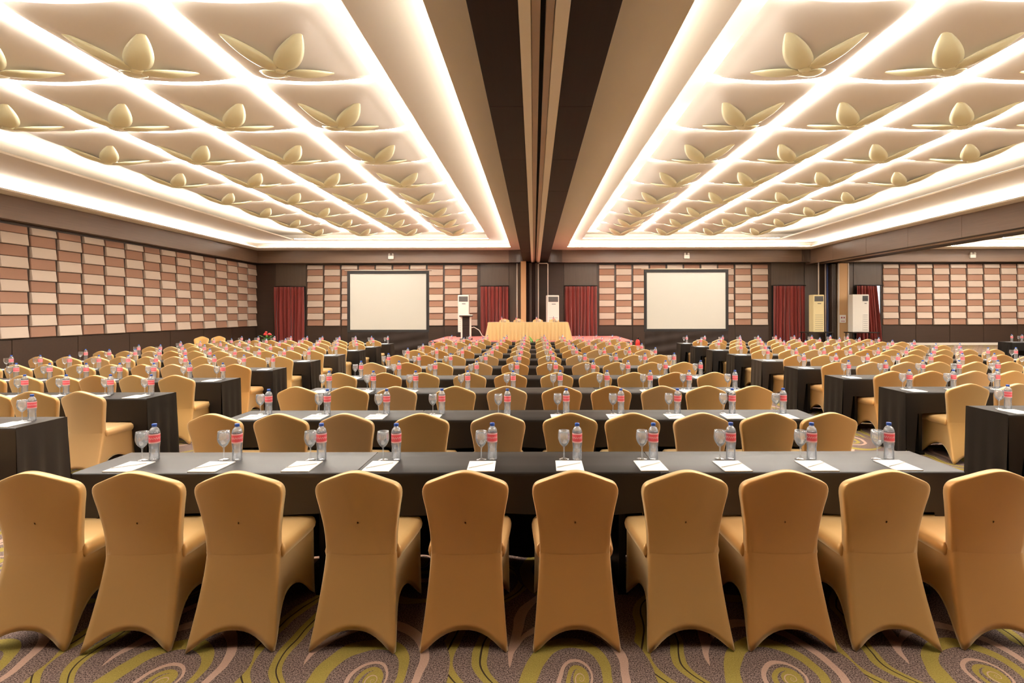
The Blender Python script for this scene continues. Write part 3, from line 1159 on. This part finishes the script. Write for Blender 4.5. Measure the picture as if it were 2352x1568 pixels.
ac(-3.38, 25.6, SZ + .22, .53, 1.80, .36, 'white standing air conditioner behind the lectern', 'ac_white')
t = thing('plinth', 'low dark plinth under the air conditioner behind the lectern', 'plinth', (-3.38, 25.55, SZ))
MB().bbox(-.36, .36, -.05, .42, .16, .22, .008).build('top', 'screen_black', t)
MB().bbox(-.33, .33, -.02, .39, 0, .16, .008).build('body', 'screen_skirt', t)
ac(.94, 25.7, SZ, .58, 2.0, .36, 'white standing air conditioner behind the head table', 'ac_white', .18)
AZ = .72
ac(13.74, 25.7, AZ, .54, 1.8, .40, 'cream standing air conditioner left of the right pillar', 'ac_cream', .06)
ac(15.58, 25.4, AZ, .76, 1.8, .42, 'white standing air conditioner right of the right pillar', 'ac_white', -.05, True, False)
for i, (x, y, w) in enumerate(((13.74, 25.85, 1.3), (15.75, 25.55, 1.3))):
    t = thing('side_table', f'low dark table under the {("cream", "white")[i]} air conditioner near right pillar', 'table', (x, y, 0))
    MB().bbox(-w / 2, w / 2, -.3, .45, AZ - .04, AZ, .008).build('tabletop', 'screen_skirt', t)
    for sx in (-1, 1):
        for sy in (-.24, .38):
            MB().tube([(sx * (w / 2 - .08), sy, 0), (sx * (w / 2 - .08), sy, AZ - .04)], .022, 8).build('leg', 'dark_metal', t)


# ------------------------------------------------------------------ curtains
def curtain(x0, x1, y, z0, z1, label, m='red_curtain', pull=0.0, seed=1, group='red door curtains', npl=None):
    rnd = random.Random(seed)
    b = MB()
    n = 140
    k = npl or (x1 - x0) * 5.5
    p1, p2 = rnd.uniform(0, 6), rnd.uniform(0, 6)
    rows = []
    for j in range(13):
        t = j / 12
        row = []
        for i in range(n + 1):
            s = i / n
            ss = s + .018 * sin(7 * s + 3 * t + p1) * t
            a = (.045 + .035 * t) * (sin(2 * pi * k * ss + p1 + .5 * sin(11 * ss + p2)) + .5 * sin(2 * pi * k * 1.73 * ss + p2 + t) * (1 - .5 * t) + .5 * sin(2 * pi * k * .41 * ss + p2 + 1.2 * t))
            x1t = x1 - pull * (x1 - x0) * (1 - abs(t - .75) / .75) if pull < 0 else x1
            xe = x1 - pull * (1 - t) ** 1.0 if pull > 0 else x1t
            row.append((x0 + (xe - x0) * s, y + a, z1 + (z0 - z1) * t))
        rows.append(row[::-1])
    b.loft(rows, closed=False, smooth=True)
    t = thing('curtain', label, 'curtain', (0, 0, 0), 0, group)
    solid(b.build('curtain_cloth', m, t), .006)
    MB().tube([(x0 - .04, y, z1 + .02), (x1 + .04, y, z1 + .02)], .018, 8).build('curtain_rod', 'dark_metal', t)
    return t


cl = ['red curtain over the door beside the left wall', 'red curtain left of the centre pillar', 'red curtain right of the centre air conditioner',
      'red curtain between right screen wall and cream air conditioner', 'red curtain pulled aside behind white air conditioner at right']
for i, (a, b_) in enumerate(CUR):
    curtain(a, b_, WF - .20, .02 if not (1 <= i <= 2) else SZ * 0 + .02, 3.0, cl[i], pull=.30 if i == 4 else 0, seed=i + 2)
for i, (a, b_) in enumerate(CUR):
    struct(MB().box(a, b_, WF - .02, WF - .001, 0, 3.02).build(f'door_{i + 1}', 'slot_black'))
struct(MB().box(17.0, 17.5, WF - .03, WF - .02, 1.2, 3.0).build('window_1', 'window_day'), 'sliver of daylight window beside the pulled curtain')
b = curtain(14.64, 14.88, WF - .36, .02, 4.1, 'narrow blue curtain hanging beside the right pillar', 'blue_curtain', 0, 9, None, 3)
t = thing('folded_partition', 'brown folded partition panels stacked beside the right pillar', 'partition', (0, 0, 0))
for k in range(3):
    MB().bbox(14.70 + k * .085, 14.778 + k * .085, WF - .7, WF - .03, .02, 4.05, .006).build('partition_panel', 'wood_wall', t)
t = thing('folded_partition', 'dark folded partition panels stacked in the centre pocket', 'partition', (0, 0, 0))
for k in range(4):
    MB().bbox(-.36 + k * .145, -.23 + k * .145, WF - .55 - .03 * (k % 2), WF - .03, .02, 4.15, .006).build('partition_panel', 'wood_wall' if k % 2 else 'wood_beam', t)
# pillars
p = struct(MB().bbox(-.64, -.375, WF - .75, WF, 0, BEAMZ, .01).build('trim_10', 'pillar_tan'), 'tan pillar in the centre behind the head table')
p = struct(MB().bbox(14.98, 15.45, WF - .8, WF, 0, RBZ, .01).build('trim_11', 'pillar_tan'), 'tan pillar at right between the halls')
for xx in (14.975, 15.455):
    MB().bbox(xx - .025, xx + .025, WF - .83, WF - .75, 0, RBZ, .005).build('edge_strip', 'pipe_white', p)
sg = thing('wall_sign', 'small white sign with pink figures on right pillar', 'sign', (15.17, WF - .815, 1.35))
MB().bbox(-.15, .15, -.012, .012, -.19, .19, .004).build('sign_board', 'paper', sg)
for s in (-1, 1):
    MB().lathe([(0, .02), (.035, .03), (.04, .07), (.0, .11)], 8).build('figure_mark', 'pink_mark', sg, (s * .06, -.014, 0))
MB().box(-.1, .1, -.016, -.01, -.13, -.10).build('text_bar', 'pink_mark', sg)

# white pipes
def pipe(pts, r, label):
    tag(MB().tube(pts, r, 8).build('white_pipe', 'pipe_white'), label, 'pipe')


pipe([(-.83, WF - .25, .02), (-.83, WF - .25, 4.15)], .035, 'white vertical pipe left of the centre pillar')
pipe([(.23, WF - .62, .02), (.23, WF - .62, 4.08), (.28, WF - .62, 4.12), (.66, WF - .62, 4.12), (.70, WF - .62, 4.08), (.70, WF - .62, 2.4)], .028, 'white pipe bent over above the centre air conditioner')
pipe([(13.86, 25.95, 2.51), (13.86, 25.95, 4.09)], .03, 'white pipe rising from the cream air conditioner')
pipe([(14.58, WF - .35, .02), (14.58, WF - .35, 4.08)], .035, 'white pipe beside the narrow blue curtain')

# hose from the air conditioner on the stage
tag(MB().tube([(-3.05, 25.5, .95), (-2.85, 25.45, 1.0), (-2.6, 25.4, .85), (-2.45, 25.3, .60), (-2.3, 25.2, .54)], .02, 8).build('drain_hose', 'pipe_white'), 'pale hose from the air conditioner behind lectern', 'hose')


# ------------------------------------------------------------------ projection screens
def screen(x0, x1, y, z0, z1, label, seed):
    t = thing('projection_screen', label, 'screen', (0, 0, 0), 0, 'projection screens')
    fr = .11
    MB().bbox(x0 + fr * .7, x1 - fr * .7, y - .005, y + .005, z0 + fr * .7, z1 - fr * .7, .001).build('screen_surface', 'screen_white', t)
    for a, b_, c, d in ((x0, x1, z1 - fr, z1), (x0, x1, z0, z0 + fr), (x0, x0 + fr, z0 + fr, z1 - fr), (x1 - fr, x1, z0 + fr, z1 - fr)):
        MB().bbox(a, b_, y - .025, y + .02, c, d, .006).build('frame_bar', 'screen_black', t)
    MB().tube([(x0 - .1, y, z1 + .02), (x1 + .1, y, z1 + .02)], .02, 8).build('top_rod', 'track_metal', t)
    for x in (x0 + .06, x1 - .06):
        MB().tube([(x, y + .05, 0), (x, y + .05, z1)], .025, 8).build('leg', 'dark_metal', t)
        MB().bbox(x - .03, x + .03, y - .4, y + .5, 0.0, .04, .01).build('foot', 'dark_metal', t)
    b = MB()
    rnd = random.Random(seed)
    p1 = rnd.uniform(0, 6)
    rows = []
    for j in range(15):
        v = j / 14
        row = []
        for i in range(61):
            s = i / 60
            # swags running diagonally from the upper corner
            a = .05 * sin(16 * (s * .55 + v * .9) + p1) * (v ** .6) + .02 * sin(40 * s + p1)
            row.append((x0 + .02 + (x1 - x0 - .04) * s, y - .03 + a * .7, z0 + .02 - (z0 + .01) * v))
        rows.append(row[::-1])
    b.loft(rows, closed=False, smooth=True)
    b.build('skirt', 'screen_skirt', t)


screen(-7.34, -4.12, 21.0, .92, 3.34, 'white projection screen with black skirt, left of the stage', 3)
screen(4.34, 7.66, 21.0, .93, 3.37, 'white projection screen with black skirt, right of the stage', 5)

# ------------------------------------------------------------------ small things
for i, xx in enumerate((-7.08, 7.6, 21.8)):
    t = thing('emergency_light', 'twin head emergency light on the bulkhead ' + ('above left screen', 'above right screen', 'at far right')[i], 'lamp', (xx, WF - .5, 4.45), 0, 'twin head emergency lights')
    MB().bbox(-.14, .14, -.06, .05, -.1, .08, .012).build('battery_box', 'ac_white', t)
    for s in (-1, 1):
        o = MB().lathe([(0, 0), (.055, .0), (.06, .03), (.045, .09), (.02, .10), (0, .10)], 12).build('lamp_head', 'ac_white', t, (s * .085, -.03, .09))


def plant(x, y, z, label, leaf, flower):
    t = thing('potted_plant', label, 'plant', (x, y, z))
    MB().lathe([(0, 0), (.08, 0), (.10, .16), (.095, .17), (0, .165)], 12).build('pot', 'dark_metal', t)
    rnd = random.Random(int(x * 100))
    for k in range(16):
        a = rnd.uniform(0, 6.28); L = rnd.uniform(.12, .26); up = rnd.uniform(.10, .32)
        b = MB()
        for j in range(5):
            q = j / 4
            ww = .03 * sin(pi * min(.98, .1 + .88 * q))
            cx, cy, cz = cos(a) * L * q, sin(a) * L * q, .16 + up * q - .12 * q * q
            b.v += [(cx - sin(a) * ww, cy + cos(a) * ww, cz), (cx + sin(a) * ww, cy - cos(a) * ww, cz + .005)]
        for j in range(4):
            b.face((2 * j, 2 * j + 1, 2 * j + 3, 2 * j + 2), 0, True)
        b.build('leaf', leaf, t)
    if flower:
        for k in range(7):
            a = rnd.uniform(0, 6.28)
            MB().lathe([(0, -.03), (.035, -.01), (.045, .02), (.02, .04), (0, .035)], 8).build('blossom', flower, t, (cos(a) * .12, sin(a) * .12, .32 + rnd.uniform(0, .12)))


plant(.02, 21.3, 0.0, 'small green plant in front of the stage centre', 'leaf_green', None)
bpy.data.objects['potted_plant'].scale = (1.5, 1.5, 2.1)
plant(-9.1, 18.2, 0.62, 'red and white flowers beside the far left tables', 'leaf_green', 'flower_red')
fs = thing('flower_stand', 'small dark stand under the red flowers at far left', 'stand', (-9.1, 18.2, 0))
MB().bbox(-.2, .2, -.2, .2, .58, .62, .006).build('top', 'lectern_wood', fs)
MB().tube([(0, 0, .03), (0, 0, .58)], .03, 8).build('post', 'lectern_wood', fs)
MB().lathe([(0, 0), (.18, 0), (.18, .02), (.03, .04), (0, .04)], 14).build('base', 'lectern_wood', fs)
fe = thing('fire_extinguisher', 'red fire extinguisher right of the stage', 'extinguisher', (4.15, 21.3, 0.0))
MB().lathe([(0, 0), (.09, 0), (.095, .02), (.095, .50), (.07, .58), (.03, .62), (0, .62)], 14).build('cylinder', 'extinguisher_red', fe)
MB().bbox(-.02, .02, -.09, .06, .62, .70, .006).build('handle', 'dark_metal', fe)
MB().tube([(.03, 0, .66), (.12, -.02, .55), (.13, -.02, .25)], .015, 8).build('hose', 'dark_metal', fe)
